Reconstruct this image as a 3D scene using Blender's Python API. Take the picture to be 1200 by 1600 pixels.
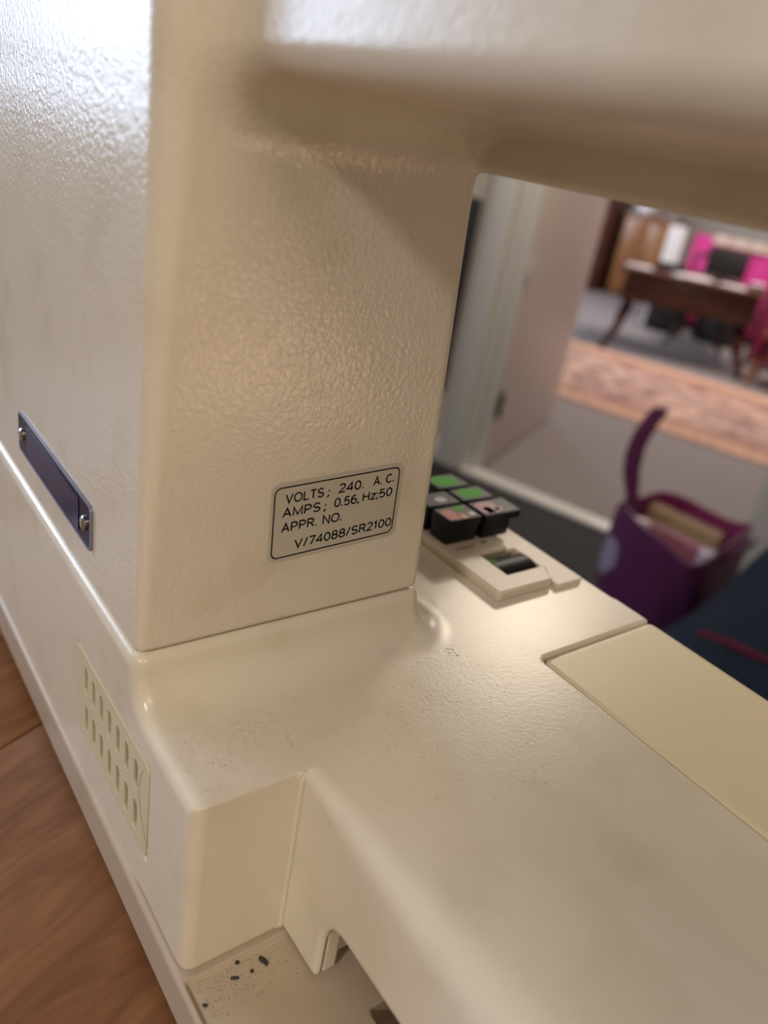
import bpy, bmesh, math, random
import numpy as np
from mathutils import Vector, Matrix

random.seed(7)
sc = bpy.context.scene
for o in list(bpy.data.objects):
    bpy.data.objects.remove(o, do_unlink=True)
COL = sc.collection

# ------------------------------------------------------------------ camera
CAM = Vector((0.18942795, -0.07214983, 0.15105758))
Rwc = Matrix(((0.5748670804165559, 0.802471688079355, 0.15989693456854093),
              (-0.4368057604317189, 0.1357252371766244, 0.8892577734532423),
              (0.6919021372325809, -0.5810489220577046, 0.4285482267709981)))
cd = bpy.data.cameras.new('camera'); cam = bpy.data.objects.new('camera', cd); COL.objects.link(cam)
cam.matrix_world = Matrix.Translation(CAM) @ Rwc.transposed().to_4x4()
cd.sensor_fit = 'VERTICAL'; cd.sensor_height = 36.0; cd.lens = 1240/1600*36
cd.clip_start = 0.005; cd.clip_end = 50
cd.dof.use_dof = True; cd.dof.focus_distance = 0.268; cd.dof.aperture_fstop = 6.8
sc.camera = cam

# room frame: origin at the foot of the doorway's left jamb, u along the wall, v through the doorway
TH = math.radians(17.5)
RO = Vector((-1.9166, 2.1333, -1.0489))
def room(u, v, h):
    return Vector((RO.x + u*math.cos(TH) - v*math.sin(TH), RO.y + u*math.sin(TH) + v*math.cos(TH), RO.z + h))

# ------------------------------------------------------------------ world, lamps, exposure
w = bpy.data.worlds.new('world'); sc.world = w; w.use_nodes = True
bgn = w.node_tree.nodes['Background']
bgn.inputs[0].default_value = (0.62, 0.76, 1.0, 1); bgn.inputs[1].default_value = 1.2
def area(name, loc, target, sx, sy, power, col, spread=180):
    l = bpy.data.lights.new(name, 'AREA'); l.shape = 'RECTANGLE'; l.size = sx; l.size_y = sy
    l.energy = power; l.color = col; l.spread = math.radians(spread)
    o = bpy.data.objects.new(name, l); COL.objects.link(o); o.location = loc
    o.rotation_euler = (Vector(target)-Vector(loc)).to_track_quat('-Z', 'Y').to_euler()
    return o
area('window_daylight', room(-1.13, -2.98, 1.62), room(1.2, -2.98, 1.5), 0.95, 0.95, 19, (0.64, 0.77, 1.0))
area('ceiling_lamp_light_back', room(1.42, -4.55, 2.36), room(1.42, -4.55, 0), 0.34, 0.34, 25, (1.0, 0.91, 0.80))
area('ceiling_lamp_light_side', room(2.51, -3.36, 2.36), room(2.51, -3.36, 0), 1.0, 1.0, 13, (1.0, 0.77, 0.58))
area('ceiling_lamp_light_door', room(0.50, -0.42, 2.32), room(0.50, -0.42, 0), 0.5, 0.5, 13, (1.0, 0.87, 0.70))
area('side_lamp_light', CAM+Vector((0.80, 0.69, -0.40)), (0, .05, .06), 0.10, 0.10, 0.55, (1.0, 0.64, 0.44))
area('far_room_light', room(0.3, 3.2, 2.36), room(0.3, 3.2, 0), 1.2, 1.2, 60, (1.0, 0.87, 0.80))
area('far_window_light', room(-2.9, 4.2, 1.5), room(0, 4.4, 0.6), 1.2, 1.0, 40, (0.78, 0.86, 1.0))
vs = sc.view_settings
vs.view_transform = 'Standard'; vs.look = 'None'; vs.gamma = 1; vs.use_curve_mapping = False; vs.exposure = 0.42

# ------------------------------------------------------------------ materials
def mat(name, col, rough=0.5, metal=0.0, coat=0.0, spec=0.5, bump=None, vary=None, trans=0.0, emit=None, sheen=0):
    """bump=(scale, strength, distance, detail); vary=(scale, other colour, contrast lo, hi)"""
    m = bpy.data.materials.new(name); m.use_nodes = True; nt = m.node_tree; b = nt.nodes['Principled BSDF']
    b.inputs['Base Color'].default_value = (*col, 1); b.inputs['Roughness'].default_value = rough
    b.inputs['Metallic'].default_value = metal; b.inputs['Coat Weight'].default_value = coat
    b.inputs['Specular IOR Level'].default_value = spec; b.inputs['Transmission Weight'].default_value = trans
    b.inputs['Sheen Weight'].default_value = sheen
    if emit:
        b.inputs['Emission Color'].default_value = (*emit[0], 1); b.inputs['Emission Strength'].default_value = emit[1]
    tc = nt.nodes.new('ShaderNodeTexCoord')
    if bump:
        n = nt.nodes.new('ShaderNodeTexNoise'); n.inputs['Scale'].default_value = bump[0]
        n.inputs['Detail'].default_value = bump[3] if len(bump) > 3 else 2
        nt.links.new(tc.outputs['Object'], n.inputs['Vector'])
        bn = nt.nodes.new('ShaderNodeBump'); bn.inputs['Strength'].default_value = bump[1]; bn.inputs['Distance'].default_value = bump[2]
        nt.links.new(n.outputs['Fac'], bn.inputs['Height']); nt.links.new(bn.outputs['Normal'], b.inputs['Normal'])
    if vary:
        n = nt.nodes.new('ShaderNodeTexNoise'); n.inputs['Scale'].default_value = vary[0]; n.inputs['Detail'].default_value = 4
        nt.links.new(tc.outputs['Object'], n.inputs['Vector'])
        r = nt.nodes.new('ShaderNodeValToRGB'); r.color_ramp.elements[0].position = vary[2]; r.color_ramp.elements[1].position = vary[3]
        r.color_ramp.elements[0].color = (*col, 1); r.color_ramp.elements[1].color = (*vary[1], 1)
        nt.links.new(n.outputs['Fac'], r.inputs['Fac']); nt.links.new(r.outputs['Color'], b.inputs['Base Color'])
    return m

def plastic(name, col, rough, scale, strength, dist, dirt=True):
    """orange-peel lacquered casting: rounded pimples, faint grime"""
    m = mat(name, col, rough); nt = m.node_tree; b = nt.nodes['Principled BSDF']
    tc = nt.nodes.new('ShaderNodeTexCoord')
    n = nt.nodes.new('ShaderNodeTexNoise'); n.inputs['Scale'].default_value = scale; n.inputs['Detail'].default_value = 1.5
    n.inputs['Distortion'].default_value = 0.4
    nt.links.new(tc.outputs['Object'], n.inputs['Vector'])
    bn = nt.nodes.new('ShaderNodeBump'); bn.inputs['Strength'].default_value = strength; bn.inputs['Distance'].default_value = dist
    nt.links.new(n.outputs['Fac'], bn.inputs['Height']); nt.links.new(bn.outputs['Normal'], b.inputs['Normal'])
    if dirt:
        n2 = nt.nodes.new('ShaderNodeTexNoise'); n2.inputs['Scale'].default_value = 35; n2.inputs['Detail'].default_value = 6
        nt.links.new(tc.outputs['Object'], n2.inputs['Vector'])
        r = nt.nodes.new('ShaderNodeValToRGB'); r.color_ramp.elements[0].position = 0.5; r.color_ramp.elements[1].position = 0.8
        r.color_ramp.elements[0].color = (*col, 1); r.color_ramp.elements[1].color = (col[0]*.88, col[1]*.86, col[2]*.80, 1)
        nt.links.new(n2.outputs['Fac'], r.inputs['Fac']); nt.links.new(r.outputs['Color'], b.inputs['Base Color'])
    return m

M = {}
M['shell'] = plastic('cream_lacquered_metal', (0.70, 0.635, 0.525), 0.24, 600, 0.7, 0.00027)
M['bed'] = plastic('cream_lacquered_bed', (0.72, 0.66, 0.54), 0.25, 760, 0.22, 0.0002)
M['tray'] = plastic('cream_tray_plastic', (0.45, 0.37, 0.28), 0.38, 500, 0.15, 0.0002)
M['cover'] = plastic('yellowed_smooth_plastic', (0.74, 0.66, 0.45), 0.36, 2000, 0.05, 0.0001, False)
M['vent'] = mat('yellowed_vent_plastic', (0.62, 0.58, 0.40), 0.45)
M['bezel'] = mat('pale_beige_bezel', (0.66, 0.58, 0.47), 0.35)
M['black'] = mat('black_plastic', (0.006, 0.006, 0.007), 0.4, spec=.25)
M['softblack'] = mat('black_matt', (0.015, 0.015, 0.016), 0.6)
M['badge'] = mat('dark_navy_gloss_plate', (0.004, 0.006, 0.018), 0.3, spec=.25)
M['badge_win'] = mat('blue_black_glossy_panel', (0.016, 0.026, 0.085), 0.14)
M['badge_edge'] = mat('pale_blue_plate_rim', (0.25, 0.27, 0.36), 0.3, metal=0.5)
M['screw'] = mat('bright_screw_steel', (0.6, 0.58, 0.55), 0.25, metal=1.0)
M['sticker'] = mat('silver_clear_sticker', (0.50, 0.46, 0.37), 0.33, coat=0.3)
M['ink'] = mat('dark_blue_black_ink', (0.004, 0.005, 0.014), 0.6, spec=.2)
M['rubber'] = mat('black_rubber_foot', (0.02, 0.02, 0.02), 0.8)
M['print'] = mat('brown_print', (0.10, 0.07, 0.05), 0.6)
M['green'] = mat('green_sticker', (0.07, 0.42, 0.02), 0.5, spec=.2)
M['magenta'] = mat('wine_red_sticker', (0.30, 0.015, 0.07), 0.3)
M['redtan'] = mat('red_sticker', (0.50, 0.10, 0.07), 0.4)
M['orange'] = mat('orange_sticker', (0.60, 0.20, 0.05), 0.4)
M['grey'] = mat('grey_glossy_sticker', (0.035, 0.035, 0.038), 0.45)
M['lav'] = mat('lavender_white_sticker', (0.55, 0.50, 0.62), 0.35)

# ------------------------------------------------------------------ object helpers
def props(o, label=None, cat=None, group=None, kind=None):
    if label: o['label'] = label
    if cat: o['category'] = cat
    if group: o['group'] = group
    if kind: o['kind'] = kind
    return o
def link(name, me, m=None, parent=None):
    o = bpy.data.objects.new(name, me); COL.objects.link(o)
    if m is not None and not me.materials:
        for x in (m if isinstance(m, (list, tuple)) else [m]): me.materials.append(x)
    if parent: o.parent = parent
    return o
def empty(name, loc=(0, 0, 0), rz=0.0):
    o = bpy.data.objects.new(name, None); COL.objects.link(o); o.location = loc; o.rotation_euler = (0, 0, rz)
    o.empty_display_size = 0.02
    return o
def finish(bm, name, m, parent=None, smooth=True, angle=35):
    me = bpy.data.meshes.new(name); bmesh.ops.recalc_face_normals(bm, faces=bm.faces); bm.to_mesh(me); bm.free()
    if smooth:
        for p in me.polygons: p.use_smooth = True
        me.set_sharp_from_angle(angle=math.radians(angle))
    return link(name, me, m, parent)
def bm_box(bm, lo, hi, bev=0.0, seg=2, mtx=None, mi=0):
    t = bmesh.new(); bmesh.ops.create_cube(t, size=1)
    for v in t.verts:
        v.co = Vector([(lo[i]+hi[i])/2 + v.co[i]*(hi[i]-lo[i]) for i in range(3)])
    if bev > 0:
        bmesh.ops.bevel(t, geom=list(t.edges), offset=bev, segments=seg, profile=0.5, affect='EDGES')
    merge(bm, t, mtx, mi)
def merge(bm, t, mtx=None, mi=0):
    if mtx is not None: bmesh.ops.transform(t, matrix=mtx, verts=t.verts)
    for f in t.faces: f.material_index = mi
    tmp = bpy.data.meshes.new('tmp'); t.to_mesh(tmp); t.free(); bm.from_mesh(tmp); bpy.data.meshes.remove(tmp)
def box(name, lo, hi, m, parent=None, bev=0.0, seg=2, mtx=None):
    bm = bmesh.new(); bm_box(bm, lo, hi, bev, seg, mtx); return finish(bm, name, m, parent)
def bm_tube(bm, pts, rad, seg=12, cap=True):
    pts = [Vector(p) for p in pts]; rings = []; n = len(pts)
    if not isinstance(rad, (list, tuple)): rad = [rad]*n
    up = Vector((0, 0, 1))
    for i, p in enumerate(pts):
        d = (pts[min(i+1, n-1)]-pts[max(i-1, 0)]).normalized()
        a = d.cross(up)
        if a.length < 1e-3: a = d.cross(Vector((1, 0, 0)))
        a.normalize(); b = d.cross(a)
        rings.append([bm.verts.new(p + (a*math.cos(2*math.pi*k/seg)+b*math.sin(2*math.pi*k/seg))*rad[i]) for k in range(seg)])
    for i in range(n-1):
        for k in range(seg):
            bm.faces.new((rings[i][k], rings[i][(k+1) % seg], rings[i+1][(k+1) % seg], rings[i+1][k]))
    if cap: bm.faces.new(rings[0][::-1]); bm.faces.new(rings[-1])
def tube(name, pts, rad, m, parent=None, seg=12):
    bm = bmesh.new(); bm_tube(bm, pts, rad, seg); return finish(bm, name, m, parent)
def lathe(name, prof, m, parent=None, seg=28, mtx=None):
    bm = bmesh.new(); rings = []
    for r, z in prof:
        rings.append([bm.verts.new((r*math.cos(2*math.pi*k/seg), r*math.sin(2*math.pi*k/seg), z)) for k in range(seg)])
    for i in range(len(prof)-1):
        for k in range(seg):
            bm.faces.new((rings[i][k], rings[i][(k+1) % seg], rings[i+1][(k+1) % seg], rings[i+1][k]))
    bm.faces.new(rings[0][::-1]); bm.faces.new(rings[-1])
    if mtx is not None: bmesh.ops.transform(bm, matrix=mtx, verts=bm.verts)
    return finish(bm, name, m, parent)
def rrect(x0, y0, x1, y1, r, n=6):
    P = []
    for cx, cy, a0 in ((x1-r, y1-r, 0), (x0+r, y1-r, 90), (x0+r, y0+r, 180), (x1-r, y0+r, 270)):
        for k in range(n+1):
            a = math.radians(a0+90*k/n); P.append((cx+r*math.cos(a), cy+r*math.sin(a)))
    return P
def plate(name, loops, thick, mtx, m, parent=None, bev=0.0):
    """flat plate with holes: outline loops in 2D, extruded from 0 to thick along local z"""
    cu = bpy.data.curves.new(name, 'CURVE'); cu.dimensions = '2D'; cu.fill_mode = 'BOTH'
    cu.extrude = max(thick/2-bev, 0); cu.bevel_depth = bev; cu.bevel_resolution = 2; cu.offset = -bev
    for L in loops:
        s = cu.splines.new('POLY'); s.points.add(len(L)-1); s.use_cyclic_u = True
        for i, (a, b) in enumerate(L): s.points[i].co = (a, b, 0, 1)
    o = bpy.data.objects.new('tmp', cu); COL.objects.link(o)
    dg = bpy.context.evaluated_depsgraph_get(); dg.update()
    me = bpy.data.meshes.new_from_object(o.evaluated_get(dg)); bpy.data.objects.remove(o); bpy.data.curves.remove(cu)
    me.name = name; me.transform(mtx @ Matrix.Translation((0, 0, thick/2)))
    me.materials.clear()
    for p in me.polygons: p.use_smooth = True
    me.set_sharp_from_angle(angle=math.radians(35))
    return link(name, me, m, parent)
mm = 0.001

# ------------------------------------------------------------------ smooth castings from distance fields (millimetres)
def smin(a, b, k):
    h = np.maximum(k-np.abs(a-b), 0)/k; return np.minimum(a, b)-h*h*k*0.25
def smax(a, b, k): return -smin(-a, -b, k)
def rbox(X, Y, Z, lo, hi, r):
    c = [(lo[i]+hi[i])/2 for i in range(3)]; e = [(hi[i]-lo[i])/2 for i in range(3)]
    qx = np.abs(X-c[0])-e[0]+r; qy = np.abs(Y-c[1])-e[1]+r; qz = np.abs(Z-c[2])-e[2]+r
    return np.sqrt(np.maximum(qx, 0)**2+np.maximum(qy, 0)**2+np.maximum(qz, 0)**2)+np.minimum(np.maximum(qx, np.maximum(qy, qz)), 0)-r
def cast(name, f, lo, hi, h, m, parent):
    n = [int(math.ceil((hi[i]-lo[i])/h))+1 for i in range(3)]
    ax = [np.float32(lo[i])+np.arange(n[i], dtype=np.float32)*np.float32(h) for i in range(3)]
    F = f(ax[0][:, None, None], ax[1][None, :, None], ax[2][None, None, :]).astype(np.float32)
    F = np.broadcast_to(F, n)
    S = F < 0
    cnt = np.zeros([k-1 for k in n], np.int8)
    for a in (0, 1):
        for b in (0, 1):
            for c in (0, 1):
                cnt += S[a:n[0]-1+a, b:n[1]-1+b, c:n[2]-1+c]
    act = (cnt > 0) & (cnt < 8)
    I = np.argwhere(act); vid = np.full(act.shape, -1, np.int64); vid[act] = np.arange(len(I))
    acc = np.zeros((len(I), 3)); num = np.zeros(len(I))
    for d in range(3):
        o1, o2 = [x for x in range(3) if x != d]
        for a in (0, 1):
            for b in (0, 1):
                p = I.copy(); p[:, o1] += a; p[:, o2] += b; q = p.copy(); q[:, d] += 1
                fp = F[p[:, 0], p[:, 1], p[:, 2]]; fq = F[q[:, 0], q[:, 1], q[:, 2]]
                cr = (fp < 0) != (fq < 0); t = np.where(cr, fp/np.where(cr, fp-fq, 1), 0)
                pos = p.astype(float); pos[:, d] += t
                acc[cr] += pos[cr]; num[cr] += 1
    V = acc/num[:, None]*h+np.array(lo)
    def ev(P): return np.asarray(f(P[:, 0], P[:, 1], P[:, 2]), float)*np.ones(len(P))
    def grad(P, e=0.12):
        g = np.zeros_like(P)
        for d in range(3):
            A = P.copy(); B = P.copy(); A[:, d] += e; B[:, d] -= e; g[:, d] = (ev(A)-ev(B))/(2*e)
        return g
    for it in range(2):
        g = grad(V); V = V-np.clip(ev(V)/np.maximum((g*g).sum(1), 0.2), -h*.5, h*.5)[:, None]*g
    N = grad(V); N /= np.maximum(np.linalg.norm(N, axis=1), 1e-6)[:, None]
    quads = []
    for d in range(3):
        o1, o2 = [(1, 2), (2, 0), (0, 1)][d]
        sl0 = [slice(1, n[k]-1) for k in range(3)]; sl0[d] = slice(0, n[d]-1); sl1 = list(sl0); sl1[d] = slice(1, n[d])
        s0 = S[tuple(sl0)]; s1 = S[tuple(sl1)]
        E = np.argwhere(s0 != s1); off = np.array([1, 1, 1]); off[d] = 0
        inside = s0[E[:, 0], E[:, 1], E[:, 2]]; E = E+off
        def c(a, b):
            p = E.copy(); p[:, o1] -= a; p[:, o2] -= b; return vid[p[:, 0], p[:, 1], p[:, 2]]
        Q = np.stack([c(1, 1), c(0, 1), c(0, 0), c(1, 0)], 1)
        Q[~inside] = Q[~inside][:, ::-1]
        quads.append(Q)
    Q = np.concatenate(quads)
    me = bpy.data.meshes.new(name); me.vertices.add(len(V)); me.vertices.foreach_set('co', (V*mm).astype(np.float32).ravel())
    me.loops.add(len(Q)*4); me.loops.foreach_set('vertex_index', Q.astype(np.int32).ravel())
    me.polygons.add(len(Q)); me.polygons.foreach_set('loop_start', np.arange(0, len(Q)*4, 4, dtype=np.int32))
    me.polygons.foreach_set('use_smooth', np.ones(len(Q), bool))
    me.update(calc_edges=True)
    me.normals_split_custom_set_from_vertices(N.astype(np.float32).tolist())
    return link(name, me, m, parent)

ZT = -20.4   # bed top
def sdf_upper(X, Y, Z):
    r = 3.0+5.5*np.clip(Z/130, 0, 1)
    y0 = 1.0+0.010*np.clip(Z, 0, 150); y1 = 111.0-0.050*np.clip(Z, 0, 150)
    qx = np.abs(X+94)-94+r; qy = np.abs(Y-(y0+y1)/2)-(y1-y0)/2+r
    pil = np.sqrt(np.maximum(qx, 0)**2+np.maximum(qy, 0)**2)+np.minimum(np.maximum(qx, qy), 0)-r
    arm = rbox(X, Y, Z, (-150, 18, 157.5), (300, 140, 236), 7)
    d = smin(pil, arm, 20)
    lip = rbox(X, Y, Z, (-40, 97, 144.5), (300, 140, 200), 2.5)
    d = smin(d, lip, 2.5)
    head = rbox(X, Y, Z, (214, 19, 55), (300, 140, 236), 9)
    d = smin(d, head, 10)
    front = Y-y1
    d = smax(d, front, 5)
    d = smax(d, -2.2-Z, 2.5)
    return smax(d, Z-236, 10)
def ext(X, lo, hi):
    return np.maximum(lo-X, X-hi)
def sdf_base(X, Y, Z):
    # plan outline: pillar foot block and free arm share one flat top
    foot = rbox(X, Y, 0*Z, (-188, -60, -400), (47.6, 214, 400), 3)
    prof = smin(ext(X, 20, 330)+0*Z, 1e3+0*X, 1)
    prof = smax(prof, -61-Z, 2)                                     # free arm, seen from the side
    prof = smin(prof, np.maximum(ext(X, 20, 68.2), -91-Z), 13)       # skin coming down to the tray
    rr = 5.0+11*np.clip((X-50)/90, 0, 1)
    fa = smax(prof, ext(Y, -500, 213.8)+0*Z, 3)
    fa = smax(fa, 35.2-Y, 2.5)
    # hollow tunnel end, set back behind the outer skin
    fa = smax(fa, -np.maximum(38.0-Y, -(prof+3.2)), 0.5)
    lo = smin(foot, fa, 3.5)
    near = np.where(X > 49, rr, 5.0+0*X)
    lo = smax(lo, Z-ZT, 1.0)
    edge = 35.2-Y
    arc = smax(edge, Z-ZT, 1.0*rr)
    lo = np.where(X > 52, np.maximum(lo, arc), np.where(X > 47.6, np.maximum(lo, smax(edge, Z-ZT, 5.0)), lo))
    lo = smax(lo, np.maximum(X, 0*Z)*0-91-Z, 3)
    qx = np.maximum(X+0.4+1.5, -1e3); pr = 5.0
    ax_ = X-1.6+pr; ay_ = Y-112.0+pr
    plat = np.sqrt(np.maximum(ax_, 0)**2+np.maximum(ay_, 0)**2)+np.minimum(np.maximum(ax_, ay_), 0)-pr
    plat = smax(plat, Z+2.6, 4.5)
    d = smin(lo, plat, 17)
    d = smax(d, rbox(X, Y, Z, (-189, -0.2, -120), (400, 400, 40), 3.0), 5)
    # pockets: side cover, vent grille, thumbwheel
    d = smax(d, -rbox(X, Y, Z, (37.4, 146, -140), (400, 300, 20), 3.5), 1.2)
    d = smax(d, -rbox(X, Y, Z, (-54.2, -5, -71.4), (17.2, 0.9, -31.6), 0.8), 0.6)
    d = smax(d, -rbox(X, Y, Z, (-50, -5, -69), (13, 14.0, -34), 0.8), 0.6)
    d = smax(d, -rbox(X, Y, Z, (-34, 172.5, -40), (-8, 198, 0), 0.5), 0.5)
    return d
def sdf_liner(X, Y, Z):
    prof = np.maximum(ext(X, 20, 330)+0*Z, -61-Z)
    prof = smin(prof, np.maximum(ext(X, 20, 68.2), -91-Z), 13)
    d = smax(prof+0.7, np.abs(Y-41.2)-2.6+0*Z, 0.6)
    return np.maximum(np.maximum(d, -(prof+9)), X-200)
def sdf_cover(X, Y, Z):
    top = ZT+0.1-0.45*(1-np.clip((Y-153.6)/0.9, 0, 1))*np.clip((135-X)/50, 0, 1)
    b = rbox(X, Y, Z, (38.1, 146.7, -88), (262, 214.2, 0), 3.2)
    return smax(b, Z-top, 2.0)
def sdf_tray(X, Y, Z):
    d = rbox(X, Y, Z, (-190, -1.4, -110.5), (330, 214.5, -91.1), 2.0)
    d = smin(d, rbox(X, Y, Z, (-184, 5, -114), (324, 208, -105), 1), 1)
    d = smax(d, -rbox(X, Y, Z, (49.5, 0.8, -91.9), (400, 206, -70), 0.5), 0.8)
    d = smax(d, -rbox(X, Y, Z, (84, 46, -108), (318, 204, -70), 2), 0.8)
    return d

machine = empty('sewing_machine')
props(machine, 'large cream sewing machine with ratings sticker, standing on the wooden table', 'sewing machine')
up = cast('arm_and_pillar_casing', sdf_upper, (-196, -6, -8), (306, 118, 242), 1.5, M['shell'], machine)
ba = cast('base_casing', sdf_base, (-194, -5, -96), (336, 220, 3), 1.25, M['bed'], machine)
cv = cast('side_cover', sdf_cover, (33, 142, -92), (267, 219, -15), 1.5, M['cover'], machine)
ln = cast('arm_liner', sdf_liner, (15, 36, -96), (205, 46, -48), 0.8, M['bed'], machine)
cv['label'] = 'smooth yellowed cream cover plate'
tr = cast('bottom_tray', sdf_tray, (-196, -6, -116), (336, 220, -86), 1.25, M['tray'], machine)
for x in (-165, 60, 300):
    for y in (22, 190):
        lathe('rubber_foot', [(9*mm, 0), (9*mm, 4*mm), (8*mm, 4.2*mm)], M['rubber'], machine, mtx=Matrix.Translation((x*mm, y*mm, -116*mm)))

# plate frames of reference
BACK = Matrix(((1, 0, 0, 0), (0, 0, -1, 0), (0, 1, 0, 0), (0, 0, 0, 1)))   # local x -> +X, y -> +Z, z -> -Y
def back(yoff): return Matrix.Translation((0, yoff*mm, 0)) @ BACK
FACE = Matrix(((0, 0, 1, 0), (1, 0, 0, 0), (0, 1, 0, 0), (0, 0, 0, 1)))    # local x -> +Y, y -> +Z, z -> +X
def sc2(L): return [(a*mm, b*mm) for a, b in L]

# vent grille
slots = []
for r_, (z0, z1) in enumerate(((-48.7, -37.3), (-66.5, -54.2))):
    for k in range(7):
        xc = -43.4+k*8.3+(0.4 if r_ else 0)
        slots.append(sc2(rrect(xc-1.75, z0, xc+1.75, z1, 1.7, 5)))
vent = plate('vent_grille', [sc2(rrect(-53.8, -71.0, 16.8, -32.0, 3.2))]+slots, 1.5*mm, back(1.0), M['vent'], machine, bev=0.15*mm)
M['slotshade'] = mat('vent_slot_shade', (0.22, 0.19, 0.11), 0.8)
box('slot_shade_backing', (-49.5*mm, 2.6*mm, -68.7*mm), (12.5*mm, 3.4*mm, -34.3*mm), M['slotshade'], vent)  # added sheet behind the slots, with the recess's shade put into its dark colour
vent['label'] = 'pale yellow slotted vent'
# badge plate on the back of the pillar
BY = 1.15
plate('badge_plate', [sc2(rrect(-131.3, 12.0, -41.6, 27.6, 2.0))], 0.9*mm, back(BY+0.1), M['badge'], machine, bev=0.2*mm)['label'] = 'dark navy screwed-on badge plate'
bp = machine.children[-1]
plate('badge_rim', [sc2(rrect(-131.8, 11.5, -41.1, 28.1, 2.3)), sc2(rrect(-131.2, 12.1, -41.7, 27.5, 1.9))], 1.1*mm, back(BY+0.1), M['badge_edge'], bp)
plate('badge_panel', [sc2(rrect(-119, 13.6, -53.5, 26.0, 0.6))], 0.3*mm, back(BY-0.8), M['badge_win'], bp)
for sx in (-126.2, -47.2):
    s = lathe('screw', [(2.6*mm, 0), (2.6*mm, 0.6*mm), (1.9*mm, 1.2*mm), (0.8*mm, 1.5*mm)], M['screw'], bp, mtx=Matrix.Translation((sx*mm, (BY-0.8)*mm, 19.8*mm)) @ Matrix.Rotation(math.pi/2, 4, 'X'))

# ratings sticker on the pillar's inner face
tilt = math.radians(3.0)
def face_at(y, z, lift=0.0, ang=tilt): return Matrix.Translation((lift*mm, y*mm, z*mm)) @ FACE @ Matrix.Rotation(ang, 4, 'Z')
st = plate('ratings_sticker', [sc2(rrect(0, 0, 50.8, 28.6, 3.2))], 0.12*mm, face_at(42.6, 21.4, 0.0, math.radians(2.6)), M['sticker'], machine)
st['label'] = 'silvery ratings sticker with black text'
BW, BH = 48.2, 25.6
sh = Matrix.Identity(4); sh[0][1] = -0.02
plate('sticker_border', [sc2(rrect(0, 0, BW, BH, 2.4)), sc2(rrect(0.5, 0.5, BW-0.5, BH-0.5, 2.0))], 0.02*mm, face_at(43.7, 22.9, 0.13, math.radians(2.7)), M['ink'], st)
def arc(cx, cy, rx, ry, a0, a1, n=14):
    return [(cx+rx*math.cos(math.radians(a0+(a1-a0)*k/n)), cy+ry*math.sin(math.radians(a0+(a1-a0)*k/n))) for k in range(n+1)]
DOT = [[(0.02, .0), (.02, .09)]]
GL = {   # upright sans capitals drawn as strokes: (advance width, strokes)
 'V': (.68, [[(0, 1), (.33, 0), (.66, 1)]]), 'O': (.78, [arc(.38, .5, .38, .5, 0, 360, 28)]), 'L': (.52, [[(.04, 1), (.04, 0), (.5, 0)]]),
 'T': (.6, [[(0, 1), (.6, 1)], [(.3, 1), (.3, 0)]]),
 'S': (.62, [arc(.31, .74, .27, .26, 25, 270, 14)+arc(.31, .24, .29, .24, 90, -155, 14)]),
 ';': (.1, [[(.05, .52), (.05, .70)], [(.05, -.02), (.05, .15)], [(.05, .04), (.0, -.17)]]), ':': (.1, [[(.05, .60), (.05, .70)], [(.05, 0), (.05, .10)]]),
 '.': (.1, [[(.04, -.02), (.04, .16)]]), ',': (.1, [[(.05, -.02), (.05, .16)], [(.05, .03), (.0, -.15)]]), ' ': (.28, []),
 'A': (.7, [[(0, 0), (.34, 1), (.68, 0)], [(.12, .34), (.56, .34)]]), 'C': (.72, [arc(.38, .5, .36, .5, 42, 318, 22)]),
 'M': (.82, [[(.03, 0), (.03, 1), (.4, .1), (.77, 1), (.77, 0)]]), 'N': (.7, [[(.03, 0), (.03, 1), (.63, 0), (.63, 1)]]),
 'P': (.62, [[(.04, 0), (.04, 1), (.32, 1)]+arc(.32, .73, .26, .27, 90, -90, 12)+[(.04, .46)]]),
 'R': (.66, [[(.04, 0), (.04, 1), (.34, 1)]+arc(.34, .75, .26, .25, 90, -90, 12)+[(.04, .5)], [(.36, .5), (.62, 0)]]),
 'H': (.7, [[(.03, 0), (.03, 1)], [(.63, 0), (.63, 1)], [(.03, .52), (.63, .52)]]), 'z': (.46, [[(0, .66), (.44, .66), (0, 0), (.46, 0)]]),
 '/': (.36, [[(0, -.05), (.34, 1.03)]]), '0': (.58, [arc(.28, .5, .27, .5, 0, 360, 28)]), '1': (.34, [[(.0, .76), (.2, 1), (.2, 0)]]),
 '2': (.58, [arc(.28, .72, .26, .28, 160, -25, 12)+[(0, 0), (.55, 0)]]), '4': (.6, [[(.44, 0), (.44, 1), (0, .27), (.6, .27)]]),
 '5': (.58, [[(.5, 1), (.1, 1), (.05, .50)]+arc(.28, .31, .26, .31, 125, -150, 16)]),
 '6': (.58, [arc(.32, .60, .30, .40, 60, 180, 10)+[(.02, .33)], arc(.29, .31, .26, .31, 0, 360, 24)]),
 '7': (.54, [[(0, 1), (.53, 1), (.18, 0)]]), '8': (.58, [arc(.28, .75, .23, .25, 0, 360, 20), arc(.28, .26, .27, .27, 0, 360, 22)])}
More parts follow.
